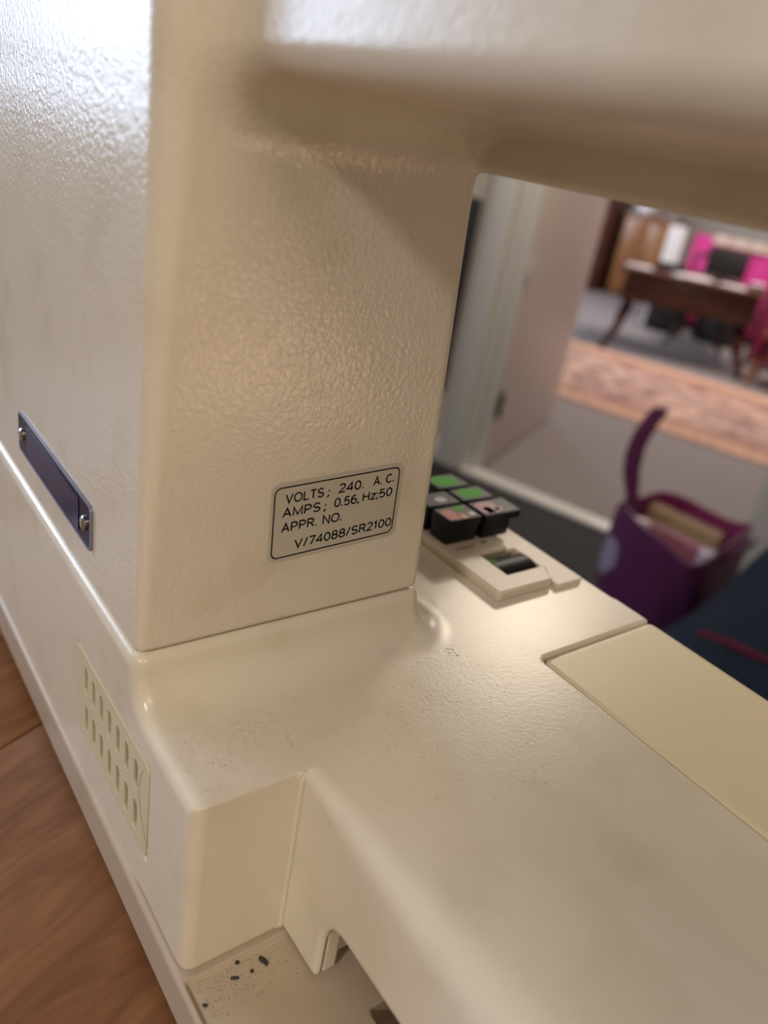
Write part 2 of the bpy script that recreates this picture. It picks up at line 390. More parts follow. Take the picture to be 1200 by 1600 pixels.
def text(name, s, a, b, cap, mtx_of, parent, bold=0.0):
    """flat printed lettering: every stroke a ribbon of constant width"""
    bm = bmesh.new(); x = 0.0; sw = 0.098; polys = []
    for ch in s:
        wd, st_ = GL[ch]
        for L in st_: polys.append([(p[0]+x, p[1]) for p in L])
        x += wd+.17
    x1 = x-.17; Lm = math.hypot(b[0]-a[0], b[1]-a[1]); ang = math.atan2(b[1]-a[1], b[0]-a[0]); kx = Lm/x1
    for L in polys:
        P = [Vector((p[0]*kx, p[1]*cap, 0)) for p in L]; n = len(P); closed = (P[0]-P[-1]).length < 1e-4; hwid = sw*cap
        rows = []
        for i, p in enumerate(P):
            d0 = (P[i]-P[i-1]).normalized() if i > 0 else ((P[0]-P[-2]).normalized() if closed else (P[1]-P[0]).normalized())
            d1 = (P[i+1]-P[i]).normalized() if i < n-1 else ((P[1]-P[0]).normalized() if closed else d0)
            n0 = Vector((-d0.y, d0.x, 0)); n1 = Vector((-d1.y, d1.x, 0)); mi = n0+n1
            if mi.length < .3: mi = n0
            mi.normalize(); k = hwid/max(mi.dot(n0), .42); e = Vector((0, 0, 0))
            if not closed and n < 4:
                if i == 0: e = -d1*hwid*.0
            rows.append((bm.verts.new((p+mi*k+e)*mm), bm.verts.new((p-mi*k+e)*mm)))
        for i in range(n-1): bm.faces.new((rows[i][0], rows[i][1], rows[i+1][1], rows[i+1][0]))
    me = bpy.data.meshes.new(name); bm.to_mesh(me); bm.free()
    me.transform(mtx_of(a, ang))
    return link(name, me, M['ink'], parent)
onface = lambda a, ang: face_at(a[0], a[1], 0.16, ang)
for s, a, b in [('VOLTS', (47.0, 42.9), (60.7, 43.5)), (';', (62.2, 43.4), (63.1, 43.4)), ('240.', (66.6, 44.0), (76.1, 44.4)), ('A. C.', (80.4, 44.8), (88.5, 45.3)),
                ('AMPS', (46.5, 38.0), (60.1, 38.4)), (';', (61.6, 38.3), (62.5, 38.3)), ('0.56,', (65.6, 38.9), (75.2, 39.2)), ('Hz;50', (76.8, 39.4), (88.7, 40.1)),
                ('APPR. NO.', (46.7, 32.6), (69.2, 33.5)), ('V/74088/SR2100', (52.3, 26.0), (90.7, 28.1))]:
    text('printed_text', s, a, b, 2.95, onface, st)

# stitch selector panel on the bed
XY = Matrix.Identity(4)
lowp = plate('selector_panel', [sc2([(-112, 162), (-3, 162), (-3, 192.5), (2.0, 192.5), (2.6, 193.4), (2.6, 208.4), (1.6, 209.5), (-112, 209.5)]), sc2([(-31, 173), (-31, 197.5), (-11, 197.5), (-11, 173)])], 2.6*mm, Matrix.Translation((0, 0, (ZT-0.05)*mm)), M['bezel'], machine, bev=0.4*mm)
lowp['label'] = 'pale beige selector panel'
plate('raised_frame', [sc2([(-112, 157.8), (-1.2, 157.8), (0.2, 159.0), (0.2, 190.5), (-1.5, 192), (-5, 193), (-8, 195.5), (-11, 197.8), (-11, 173), (-31, 173), (-31, 192), (-112, 192)])], 4.7*mm, Matrix.Translation((0, 0, (ZT-0.05)*mm)), M['bezel'], lowp, bev=1.1*mm)
wh = lathe('thumbwheel', [(10.0*mm, 0), (10.6*mm, 0.6*mm), (10.6*mm, 22.8*mm), (10.0*mm, 23.4*mm)], M['black'], lowp, seg=48, mtx=Matrix.Translation((-21*mm, 197*mm, -27.2*mm)) @ Matrix.Rotation(math.pi/2, 4, 'X'))
wh['label'] = 'black thumbwheel in the panel window'
bm = bmesh.new(); vs_ = []
for k in range(6):
    a = math.radians(100+k*7); vs_.append([bm.verts.new(((-21+10.65*math.cos(a))*mm, y*mm, (-27.2+10.65*math.sin(a))*mm)) for y in (174.5, 178)])
for k in range(5): bm.faces.new((vs_[k][0], vs_[k][1], vs_[k+1][1], vs_[k+1][0]))
finish(bm, 'green_mark', M['green'], lowp)
box('printed_line', (-37.2*mm, 164.5*mm, (ZT+4.68)*mm), (-36.4*mm, 175.5*mm, (ZT+4.74)*mm), M['print'], lowp)
box('printed_mark', (-39*mm, 181.5*mm, (ZT+4.68)*mm), (-37.6*mm, 185*mm, (ZT+4.74)*mm), M['print'], lowp)

# ------------------------------------------------------------------ small black boxes standing on the panel
GB = 'small black boxes with coloured stickers behind the machine pillar'
def small_box(x0, x1, y0, y1, z0, z1, marks, label, stem=0):
    t = empty('sticker_box', ((x0+x1)/2*mm, (y0+y1)/2*mm, z0*mm)); props(t, label, 'box', GB)
    lx, ly, H = (x1-x0)/2*mm, (y1-y0)/2*mm, (z1-z0)*mm
    box('box_body', (-lx+0.6*mm, -ly+0.6*mm, 0), (lx-0.6*mm, ly-0.6*mm-stem*mm, H-3.4*mm), M['black'], t, bev=0.8*mm)
    box('box_lid', (-lx, -ly, H-4*mm), (lx, ly, H), M['black'], t, bev=0.5*mm)
    box('sticker', (-lx+0.8*mm, -ly+0.8*mm, H-0.05*mm), (lx-0.8*mm, ly-0.8*mm, H+0.12*mm), M[marks[0]], t)
    for mname, (a, b, c, d) in marks[1]:
        o = plate('sticker_print', [[(lx*(2*p-1), ly*(2*q-1)) for p, q in rrect(a, c, b, d, min(b-a, d-c)*.45, 4)]], 0.08*mm, Matrix.Translation((0, 0, H+0.12*mm)), M[mname], t)
zb = ZT+4.75
small_box(-54.6, -41.0, 161.2, 181.2, zb, -3, ('grey', [('redtan', (.2, .95, .06, .45)), ('orange', (.6, .97, .42, .62)), ('green', (.08, .45, .5, .8)), ('lav', (.6, .85, .75, .92))]), 'small black box with red, orange and green sticker, front left of the cluster')
small_box(-54.6, -40.2, 183.0, 206.6, zb, -3, ('grey', [('magenta', (.1, .9, .05, .55)), ('lav', (.45, .92, .16, .36)), ('lav', (.6, .8, .4, .6))]), 'small black box with wine-red and white sticker, front right of the cluster', stem=5)
small_box(-69.5, -56.5, 161.2, 181.2, zb, -3, ('grey', [('lav', (.4, .8, .4, .7))]), 'small black box with grey and white sticker, second row left')
small_box(-69.5, -56.5, 183.0, 203.6, zb, -3, ('grey', [('green', (.12, .85, .1, .85))]), 'small black box with bright green sticker, second row right')
small_box(-86.0, -71.5, 179.5, 200.0, zb, -3, ('grey', [('green', (.1, .9, .1, .8))]), 'small black box with green sticker, farthest row beside the pillar edge')

# ------------------------------------------------------------------ dirt, lint, debris
M['speck'] = mat('dark_debris', (0.03, 0.028, 0.025), 0.7)
M['lint'] = mat('grey_brown_lint', (0.16, 0.12, 0.08), 0.8)
def crumb(x, y, z, sx, sy, ang, label, name='debris_crumb'):
    bm = bmesh.new(); bmesh.ops.create_icosphere(bm, subdivisions=2, radius=1)
    for v in bm.verts:
        v.co *= 1+random.uniform(-.25, .25); v.co.x *= sx*mm; v.co.y *= sy*mm; v.co.z *= 0.5*mm; v.co.z = max(v.co.z, -0.3*mm)
    bmesh.ops.transform(bm, matrix=Matrix.Rotation(ang, 4, 'Z'), verts=bm.verts)
    o = finish(bm, name, M['speck']); o.location = (x*mm, y*mm, z*mm+0.3*mm)
    props(o, label, 'debris', 'dark crumbs of debris on the tray'); return o
zf = -91.9
crumb(54.2, 25.0, zf, 2.1, 1.0, 0.2, 'largest dark crumb on the tray floor, nearest the inner corner')
crumb(55.0, 14.6, zf, 1.4, 0.5, 1.2, 'thin dark flake lying midway along the tray floor')
crumb(55.6, 20.2, zf, 0.6, 0.5, 0, 'tiny dark speck between the flake and the largest crumb')
crumb(50.8, 17.5, zf, 0.8, 0.6, 0.5, 'small brown-black speck against the foot of the cream wall')
crumb(58.3, 3.2, zf, 0.9, 0.45, 0.8, 'small dark crumb near the tray outer rim')
def hair(bm, p, d, L, nrm, rad, bend):
    p = Vector(p); d = Vector(d).normalized(); s = nrm.cross(d); pts = []
    for k in range(5):
        t = k/4; pts.append((p+d*L*t+s*bend*math.sin(t*math.pi)+nrm*rad*1.0)*1.0)
    bm_tube(bm, pts, rad, 4)
bm = bmesh.new(); rnd = random.Random(3); Zn = Vector((0, 0, 1))
for _ in range(520):
    if rnd.random() < 0.6: x, y = rnd.gauss(25, 9), rnd.uniform(2, 60)*rnd.uniform(.5, 1)
    else: x, y = rnd.uniform(13, 90), rnd.uniform(5, 120)
    if x < 15 or (x > 45 and y < 38): continue
    a = rnd.gauss(0.9, 0.7)
    hair(bm, (x*mm, y*mm, (ZT+0.02)*mm), (math.cos(a), math.sin(a), 0), rnd.uniform(.3, 1.5)*mm, Zn, 0.022*mm, rnd.uniform(-.2, .2)*mm)
props(finish(bm, 'lint', M['lint']), 'fine dark lint scattered over the bed beside the pillar foot', 'lint', kind='stuff')
bm = bmesh.new(); rnd = random.Random(9)
for _ in range(170):
    x, y = rnd.uniform(50.5, 64), rnd.uniform(2.5, 33); a = rnd.uniform(0, 3)
    hair(bm, (x*mm, y*mm, zf*mm), (math.cos(a), math.sin(a), 0), rnd.uniform(.2, .8)*mm, Zn, 0.05*mm, 0.05*mm)
props(finish(bm, 'dust', M['lint']), 'fine brown dust specks on the exposed tray corner', 'dust', kind='stuff')
props(tube('loose_hair', [(x*mm, y*mm, z*mm) for x, y, z in ((13.2, -.62, -36), (11.2, -.64, -39), (10.0, -.64, -44), (10.6, -.64, -50), (12.8, -.64, -56), (16.0, -.64, -61), (18.0, -.35, -64))], 0.05*mm, M['lint'], seg=5),
      'single curved dark hair lying across the right end of the yellow vent', 'hair')
M['smudge'] = mat('greyish_scuff', (0.46, 0.41, 0.31), 0.5)
# scuff mark on the bed: short scraped strokes
bm = bmesh.new(); rnd = random.Random(5)
for k in range(16):
    x = 19.5+rnd.uniform(-2.6, 2.6); y = 115+rnd.uniform(-1.5, 1.5)
    hair(bm, (x*mm, y*mm, (ZT+0.0)*mm), (1, .9, 0), rnd.uniform(.5, 1.6)*mm, Zn, 0.05*mm, 0)
for k in range(9):
    x = 34+rnd.uniform(-2.2, 2.2); hair(bm, (x*mm, (36.5+rnd.uniform(-.5, .5))*mm, ZT*mm), (1, -.1, 0), rnd.uniform(.5, 1.6)*mm, Zn, 0.05*mm, 0)
props(finish(bm, 'scuff_mark', M['smudge'], machine), kind='stuff')

# ------------------------------------------------------------------ wooden table under the machine
def wood(name, c1, c2, c3, scale=6, rough=0.4, axis=0):
    m = mat(name, c1, rough); nt = m.node_tree; b = nt.nodes['Principled BSDF']
    tc = nt.nodes.new('ShaderNodeTexCoord'); mp = nt.nodes.new('ShaderNodeMapping')
    s = [1.0, 1.0, 1.0]; s = [scale*6]*3; s[axis] = scale*1.3; mp.inputs['Scale'].default_value = s
    nt.links.new(tc.outputs['Object'], mp.inputs['Vector'])
    n = nt.nodes.new('ShaderNodeTexNoise'); n.inputs['Scale'].default_value = 1.0; n.inputs['Detail'].default_value = 8; n.inputs['Distortion'].default_value = 1.4; n.inputs['Roughness'].default_value = .65
    nt.links.new(mp.outputs['Vector'], n.inputs['Vector'])
    r = nt.nodes.new('ShaderNodeValToRGB'); e = r.color_ramp.elements
    e[0].position = .3; e[0].color = (*c2, 1); e[1].position = .72; e[1].color = (*c3, 1)
    x = e.new(.5); x.color = (*c1, 1)
    nt.links.new(n.outputs['Fac'], r.inputs['Fac']); nt.links.new(r.outputs['Color'], b.inputs['Base Color'])
    bn = nt.nodes.new('ShaderNodeBump'); bn.inputs['Strength'].default_value = .25; bn.inputs['Distance'].default_value = .0004
    nt.links.new(n.outputs['Fac'], bn.inputs['Height']); nt.links.new(bn.outputs['Normal'], b.inputs['Normal'])
    return m
M['tabletop'] = wood('warm_brown_table_wood', (0.215, 0.092, 0.038), (0.14, 0.054, 0.022), (0.30, 0.145, 0.064), 9.0, 0.45)
TA = math.radians(114)     # grain direction of the boards
TZ = -0.116
tb = empty('wooden_table', (-0.05, 0.0, RO.z), TA)
props(tb, 'warm brown wooden table with boarded top, under the sewing machine', 'table')
ht = TZ-RO.z
for k, (a, b) in enumerate(((-0.33, -0.15), (-0.15, 0.055), (0.055, 0.26), (0.26, 0.45), (0.45, 0.60))):
    box('board', (-0.62, a+0.0004, ht-0.028), (0.30, b-0.0004, ht), M['tabletop'], tb, bev=0.0008)
box('apron', (-0.55, -0.27, ht-0.11), (0.24, 0.54, ht-0.028), M['tabletop'], tb, bev=0.002)
for x in (-0.55, 0.19):
    for y in (-0.27, 0.49):
        box('leg', (x, y, 0), (x+0.05, y+0.05, ht-0.028), M['tabletop'], tb, bev=0.003)

# ------------------------------------------------------------------ the two rooms
M['wall'] = mat('warm_beige_wall', (0.60, 0.53, 0.44), 0.7, bump=(40, .15, .002))
M['farwall'] = mat('pale_far_wall', (0.62, 0.58, 0.52), 0.7, bump=(40, .15, .002))
M['ceil'] = mat('ceiling_paint', (0.75, 0.72, 0.66), 0.8)
M['trim'] = mat('white_gloss_trim', (0.66, 0.64, 0.60), 0.35)
M['doorp'] = mat('white_door_paint', (0.62, 0.55, 0.50), 0.4)
M['darkfloor'] = mat('charcoal_carpet_tile', (0.014, 0.014, 0.015), 0.85, bump=(900, .3, .001))
M['carpet'] = mat('grey_carpet', (0.23, 0.20, 0.20), 0.95, bump=(500, .6, .003), vary=(60, (0.27, 0.24, 0.24), .4, .7))
def rbx(name, lo, hi, m, bev=0.0, kind='structure', parent=None):
    """box in the room frame"""
    o = box(name, lo, hi, m, parent, bev)
    if parent is None:
        o.location = RO; o.rotation_euler = (0, 0, TH)
        if kind: o['kind'] = kind
    return o
U0, U1, VB, VF, HC = -1.2, 3.4, -6.2, 7.0, 2.42
rbx('floor', (U0-.1, VB, -0.08), (U1, 0.0, 0.0), M['darkfloor'])
rbx('floor', (-3.4, 0.0, -0.08), (U1, VF, 0.0), M['carpet'])
rbx('ceiling', (-3.4, VB, HC), (U1, VF, HC+.08), M['ceil'])
rbx('wall_front', (-3.4, 0.0, 0), (-0.06, 0.09, HC), M['wall'])
rbx('wall_front', (1.06, 0.0, 0), (U1, 0.09, HC), M['wall'])
rbx('wall_front', (-0.06, 0.0, 2.06), (1.06, 0.09, HC), M['wall'])
rbx('wall_right', (U1, VB, 0), (U1+.1, VF, HC), M['wall'])
rbx('wall_behind', (U0-.1, VB-.1, 0), (U1+.1, VB, HC), M['wall'])
rbx('wall_far', (-3.5, VF, 0), (U1+.1, VF+.1, HC), M['farwall'])
rbx('wall_far_left', (-3.5, 0.09, 0), (-3.4, VF, HC), M['farwall'])
# left wall of the near room with its window opening
W0, W1, WH0, WH1 = -3.50, -2.46, 1.12, 2.12
rbx('wall_left', (U0-.1, VB, 0), (U0, W0, HC), M['wall'])
rbx('wall_left', (U0-.1, W1, 0), (U0, 0, HC), M['wall'])
rbx('wall_left', (U0-.1, W0, 0), (U0, W1, WH0), M['wall'])
rbx('wall_left', (U0-.1, W0, WH1), (U0, W1, HC), M['wall'])
M['glass'] = mat('window_glass', (1, 1, 1), 0.02, trans=1.0)
win = empty('window_1', room(U0-.05, (W0+W1)/2, WH0), TH); win['kind'] = 'structure'
hw = (W1-W0)/2
for nm, lo, hi in (('window_frame', (-.04, -hw, 0), (.04, -hw+.04, 1.0)), ('window_frame', (-.04, hw-.04, 0), (.04, hw, 1.0)),
                   ('window_frame', (-.04, -hw+.04, 0), (.04, hw-.04, .04)), ('window_frame', (-.04, -hw+.04, .96), (.04, hw-.04, 1.0))):
    box(nm, lo, hi, M['trim'], win, 0.003)
box('window_glass', (-.005, -hw+.04, .04), (.0, hw-.04, .96), M['glass'], win)
# doorway: architraves, jambs, sill
rbx('trim_1', (-0.175, -0.022, 0), (-0.075, 0.0, 2.12), M['trim'], .004)
rbx('trim_2', (-0.06, 0.0, 0), (-0.035, 0.10, 2.06), M['trim'], .002)
rbx('trim_3', (-0.035, 0.03, 0), (-0.005, 0.075, 2.06), M['trim'], .003)
rbx('trim_4', (1.03, 0.0, 0), (1.06, 0.10, 2.06), M['trim'], .002)
rbx('trim_5', (1.035, -0.022, 0), (1.125, 0.0, 2.12), M['trim'], .004)
rbx('trim_6', (-0.175, -0.022, 2.06), (1.125, 0.0, 2.15), M['trim'], .004)
rbx('trim_7', (-0.06, -0.03, 0), (1.06, 0.05, 0.018), M['trim'], .004)
rbx('baseboard_front', (-1.2, -0.015, 0), (-0.175, 0.0, 0.09), M['trim'], .003)
rbx('baseboard_front', (1.125, -0.015, 0), (U1, 0.0, 0.09), M['trim'], .003)
# open door leaf
dr = empty('door_1', room(-0.012, 0.105, 0.0), TH+math.radians(99.0)); dr['kind'] = 'structure'
box('door_leaf', (0.0, -0.0, 0.012), (0.985, 0.038, 2.04), M['doorp'], dr, 0.003)
M['hinge'] = mat('dark_steel_hinge', (0.03, 0.032, 0.035), 0.4, metal=0.6)
for hz, m_ in ((0.235, M['hinge']), (1.78, M['hinge'])):
    bm = bmesh.new(); bm_box(bm, (-0.034, -0.004, hz), (0.0, 0.0, hz+0.10), .001); bm_tube(bm, [(0, -.008, hz-.002), (0, -.008, hz+.102)], .008, 12)
    finish(bm, 'hinge', m_, dr)
box('hinge', (-0.03, -0.008, 0.78), (0.0, 0.0, 0.86), M['trim'], dr, .003)
# thin black panel on the wall left of the doorway
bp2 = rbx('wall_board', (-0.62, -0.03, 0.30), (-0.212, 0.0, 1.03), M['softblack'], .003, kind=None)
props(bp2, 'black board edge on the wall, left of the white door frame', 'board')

# ------------------------------------------------------------------ rug
def rug_mat():
    m = mat('faded_pink_rug', (0.5, 0.3, 0.22), 0.95); nt = m.node_tree; b = nt.nodes['Principled BSDF']
    tc = nt.nodes.new('ShaderNodeTexCoord')
    v = nt.nodes.new('ShaderNodeTexVoronoi'); v.inputs['Scale'].default_value = 8; v.feature = 'F1'
    n = nt.nodes.new('ShaderNodeTexNoise'); n.inputs['Scale'].default_value = 6; n.inputs['Detail'].default_value = 5
    nt.links.new(tc.outputs['Object'], v.inputs['Vector']); nt.links.new(tc.outputs['Object'], n.inputs['Vector'])
    r1 = nt.nodes.new('ShaderNodeValToRGB'); e = r1.color_ramp.elements
    e[0].position = .15; e[0].color = (0.62, 0.47, 0.38, 1); e[1].position = .55; e[1].color = (0.30, 0.15, 0.12, 1)
    nt.links.new(v.outputs['Distance'], r1.inputs['Fac'])
    r2 = nt.nodes.new('ShaderNodeValToRGB'); e = r2.color_ramp.elements
    e[0].position = .42; e[0].color = (0.55, 0.36, 0.28, 1); e[1].position = .58; e[1].color = (0.20, 0.13, 0.13, 1)
    nt.links.new(n.outputs['Fac'], r2.inputs['Fac'])
    mx = nt.nodes.new('ShaderNodeMix'); mx.data_type = 'RGBA'; mx.inputs[0].default_value = .55
    nt.links.new(r1.outputs['Color'], mx.inputs[6]); nt.links.new(r2.outputs['Color'], mx.inputs[7]); nt.links.new(mx.outputs[2], b.inputs['Base Color'])
    return m
M['rug'] = rug_mat(); M['rugb'] = mat('rug_border_dark', (0.24, 0.10, 0.08), 0.95, vary=(30, (.45, .27, .18), .4, .6)); M['rugc'] = mat('rug_border_light', (0.58, 0.36, 0.25), 0.95, vary=(30, (.42, .24, .17), .45, .6))
rg = empty('rug', room(0.35, 2.27, 0.0), TH); props(rg, 'faded pink patterned rug on the grey carpet beyond the doorway', 'rug')
hu, hv = 1.5, 0.77
box('rug_field', (-hu+.26, -hv+.26, .001), (hu-.26, hv-.26, .010), M['rug'], rg)
for nm, a, b, m_ in (('rug_inner_border', .14, .26, M['rugb']), ('rug_outer_border', 0.0, .14, M['rugc'])):
    bm = bmesh.new()
    bm_box(bm, (-hu+a, -hv+a, .001), (hu-a, -hv+b, .010)); bm_box(bm, (-hu+a, hv-b, .001), (hu-a, hv-a, .010))
    bm_box(bm, (-hu+a, -hv+b, .001), (-hu+b, hv-b, .010)); bm_box(bm, (hu-b, -hv+b, .001), (hu-a, hv-b, .010))
    finish(bm, nm, m_, rg)

# ------------------------------------------------------------------ far-room furniture
M['darkwood'] = wood('dark_red_wood', (0.075, 0.024, 0.014), (0.035, 0.011, 0.008), (0.13, 0.05, 0.028), 2.0, 0.3)
M['orangewood'] = wood('orange_brown_wood', (0.30, 0.13, 0.045), (0.20, 0.08, 0.03), (0.40, 0.19, 0.07), 1.2, 0.35, axis=2)
M['white'] = mat('white_china', (0.8, 0.8, 0.82), 0.3); M['paper'] = mat('white_paper', (0.62, 0.58, 0.60), 0.6)
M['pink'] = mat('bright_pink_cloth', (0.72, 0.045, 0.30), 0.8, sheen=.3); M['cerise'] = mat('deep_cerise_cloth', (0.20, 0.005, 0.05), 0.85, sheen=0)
M['cream'] = mat('cream_cloth', (0.75, 0.60, 0.50), 0.85)
M['clear'] = mat('clear_glass', (0.95, 0.95, 0.98), 0.03, trans=1.0)
def leg_pts(x, y, h, sx, sy, splay=0.07):
    return [(x+sx*splay, y+sy*splay, 0.012), (x+sx*splay*.7, y+sy*splay*.7, .06), (x+sx*.005, y+sy*.005, h*.35), (x-sx*.012, y-sy*.012, h*.62), (x, y, h)]
dk = empty('writing_table', room(-0.33, 3.52, 0), TH+math.radians(16)); props(dk, 'dark red-brown wooden table with curved legs, cluttered with papers, past the rug', 'table')
box('tabletop', (-0.52, -.29, .575), (0.50, .29, .60), M['darkwood'], dk, .008)
box('apron', (-0.47, -.245, .37), (0.46, .245, .575), M['darkwood'], dk, .005)
box('drawer', (-0.30, -.257, .41), (0.28, -.243, .55), M['darkwood'], dk, .004)
for sx in (-1, 1):
    for sy in (-1, 1):
        tube('leg', leg_pts(sx*.43, sy*.215, .45, sx, sy), [.024, .028, .032, .042, .055], M['darkwood'], dk, 10)
def on_desk(x, y, z=0.0, rz=0):
    c = math.cos(TH+math.radians(16)); s = math.sin(TH+math.radians(16)); p = room(-0.33, 3.52, .60+z)
    return Vector((p.x+x*c-y*s, p.y+x*s+y*c, p.z))
def desk_thing(name, x, y, label, cat, rz=0, group=None, z=0):
    t = empty(name, on_desk(x, y, z), TH+math.radians(16)+rz); props(t, label, cat, group); return t
mo = desk_thing('black_monitor', 0.19, 0.12, 'black rectangular screen standing on the right of the dark wooden table', 'monitor', rz=-.1)
box('screen', (-.145, -.015, .03), (.145, .015, .225), M['softblack'], mo, .004); box('stand', (-.07, -.05, 0), (.07, .05, .012), M['softblack'], mo, .003); box('neck', (-.015, .016, .01), (.015, .03, .12), M['softblack'], mo, .002)
for i, (x, y, sx, sy, a, lab) in enumerate(((-.40, -.14, .09, .07, .1, 'white paper stack at the left end of the dark table'), (-.02, -.12, .13, .09, .4, 'white paper stack in the middle of the dark table'), (.26, -.20, .09, .06, -.2, 'paper stack at the right front of the dark table, before the black screen'))):
    t = desk_thing('paper_stack', x, y, lab, 'papers', a, 'papers on the dark table')
    box('paper', (-sx, -sy, 0), (sx, sy, .008), M['paper'], t, .001)
    box('paper', (-sx*.9, -sy*.9, .008), (sx, sy*.8, .014), M['paper'], t, .001, mtx=Matrix.Rotation(.15, 4, 'Z'))
t = desk_thing('small_bowl', .43, -.05, 'small white bowl at the right end of the dark table', 'bowl'); lathe('bowl', [(.02, 0), (.045, .02), (.055, .045), (.050, .045), (.04, .022), (.01, .008)], M['white'], t)
t = desk_thing('desk_tray', -.18, .08, 'dark tray of small items at the back of the dark table', 'tray'); box('tray_base', (-.11, -.07, 0), (.11, .07, .01), M['softblack'], t, .003); box('tray_edge', (-.11, .06, .01), (.11, .07, .05), M['softblack'], t, .002)
box('stationery', (-.09, -.05, .01), (-.03, .04, .05), M['darkwood'], t, .004)

def chair(name, loc, rz, label, wm, sm, group=None):
    t = empty(name, loc, rz); props(t, label, 'chair', group)
    box('seat', (-.20, -.20, .40), (.20, .20, .455), sm, t, .018, 3); box('seat_frame', (-.21, -.21, .355), (.21, .21, .402), wm, t, .006)
    for sx in (-1, 1):
        tube('leg', leg_pts(sx*.17, -.17, .37, sx, -1, .045), [.014, .016, .018, .022, .026], wm, t, 10)
        tube('leg', [(sx*.18, .21, 0.012), (sx*.17, .19, .2), (sx*.17, .18, .42), (sx*.18, .22, .70)], [.015, .018, .02, .015], wm, t, 10)
    tube('back_rail', [(-.19, .225, .70), (-.1, .235, .725), (0, .237, .735), (.1, .235, .725), (.19, .225, .70)], .02, wm, t, 10)
    tube('back_rail', [(-.17, .195, .56), (0, .205, .57), (.17, .195, .56)], .013, wm, t, 8)
    return t
chair('dining_chair', room(-0.33, 4.08, 0), TH+math.radians(14), 'dark wooden chair with black seat behind the dark table', M['darkwood'], M['softblack'])
chair('dining_chair', room(0.50, 3.48, 0), TH+math.radians(95), 'orange-brown wooden chair at the right edge beside the draped cerise cloth', M['orangewood'], M['softblack'])

def cloth_panel(name, u0, u1, v, h0, h1, m, parent, amp=.02, waves=7, thick=.008, bulge=0):
    """hanging folded cloth with thickness, built in the local frame of its parent"""
    bm = bmesh.new(); nu, nh = 60, 14; g = []
    for side in (0, 1):
        rows = []
        for j in range(nh+1):
            t_ = j/nh; row = []
            for i in range(nu+1):
                s_ = i/nu; x = u0+(u1-u0)*s_; a = amp*(1.15-t_*.6)
                y = v+a*math.sin(s_*waves*2*math.pi+.6*math.sin(3*t_))+side*thick-bulge*(1-t_)
                row.append(bm.verts.new((x, y, h0+(h1-h0)*t_)))
            rows.append(row)
        g.append(rows)
    for rows in g:
        for j in range(nh):
            for i in range(nu): bm.faces.new((rows[j][i], rows[j][i+1], rows[j+1][i+1], rows[j+1][i]))
    for i in range(nu):
        bm.faces.new((g[0][0][i], g[0][0][i+1], g[1][0][i+1], g[1][0][i])); bm.faces.new((g[0][nh][i], g[0][nh][i+1], g[1][nh][i+1], g[1][nh][i]))
    for j in range(nh):
        bm.faces.new((g[0][j][0], g[0][j+1][0], g[1][j+1][0], g[1][j][0])); bm.faces.new((g[0][j][nu], g[0][j+1][nu], g[1][j+1][nu], g[1][j][nu]))
    return finish(bm, name, m, parent, angle=60)
# pink cloth covered sofa behind the table
sf = empty('pink_sofa', room(-0.36, 5.35, 0), TH); props(sf, 'pink cloth covered sofa with cream cloth along its back, behind the dark table', 'sofa')
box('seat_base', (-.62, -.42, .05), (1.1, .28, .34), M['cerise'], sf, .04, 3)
box('backrest', (-.62, .12, .3), (1.1, .34, .80), M['pink'], sf, .05, 3)
cloth_panel('throw', -.60, 1.05, .09, .32, .80, M['pink'], sf, .018, 6)
cloth_panel('cream_cloth', -.42, 1.08, .06, .745, .83, M['cream'], sf, .012, 9, .05)['label'] = 'cream cloth along the top'
box('sofa_foot', (-.58, -.38, 0), (-.50, -.30, .06), M['darkwood'], sf, .005); box('sofa_foot', (1.0, -.38, 0), (1.06, -.30, .06), M['darkwood'], sf, .005)
wp = empty('display_stand', room(-0.93, 4.78, 0), TH); props(wp, 'upright white panel between the wooden cabinet and the pink sofa', 'panel')
box('board', (-.075, -.02, .02), (.075, .02, .86), M['white'], wp, .008, 3); box('stand_foot', (-.09, -.10, 0), (.09, .10, .022), M['white'], wp, .004)
# cerise cloth hanging from a rack at the right of the table
cr = empty('cloth_rack', room(0.34, 4.04, 0), TH+math.radians(8)); props(cr, 'deep cerise cloth hanging to the floor, right of the dark table', 'cloth')
tube('rack_rail', [(-.24, 0, .80), (.5, 0, .80)], .012, M['darkwood'], cr)
for x in (-.23, .49): tube('rack_post', [(x, 0, 0), (x, 0, .80)], .012, M['darkwood'], cr)
cloth_panel('hanging_cloth', -.21, .47, -.02, .05, .815, M['cerise'], cr, .02, 5, .012, bulge=.05)
# dark bags on the carpet behind the table
for (u_, v_, rz_, lab) in ((-0.74, 4.55, .2, 'black soft bag on the carpet behind the left of the dark table'), (-0.32, 4.62, -.3, 'black soft bag on the carpet behind the middle of the dark table')):
    t = empty('soft_bag', room(u_, v_, 0), TH+rz_); props(t, lab, 'bag', 'black bags under and behind the dark table')
    box('bag_body', (-.17, -.10, .002), (.17, .10, .34), M['softblack'], t, .05, 4)
    tube('bag_handle', [(-.08, 0, .33), (-.06, 0, .41), (0, 0, .44), (.06, 0, .41), (.08, 0, .33)], .01, M['softblack'], t, 8)
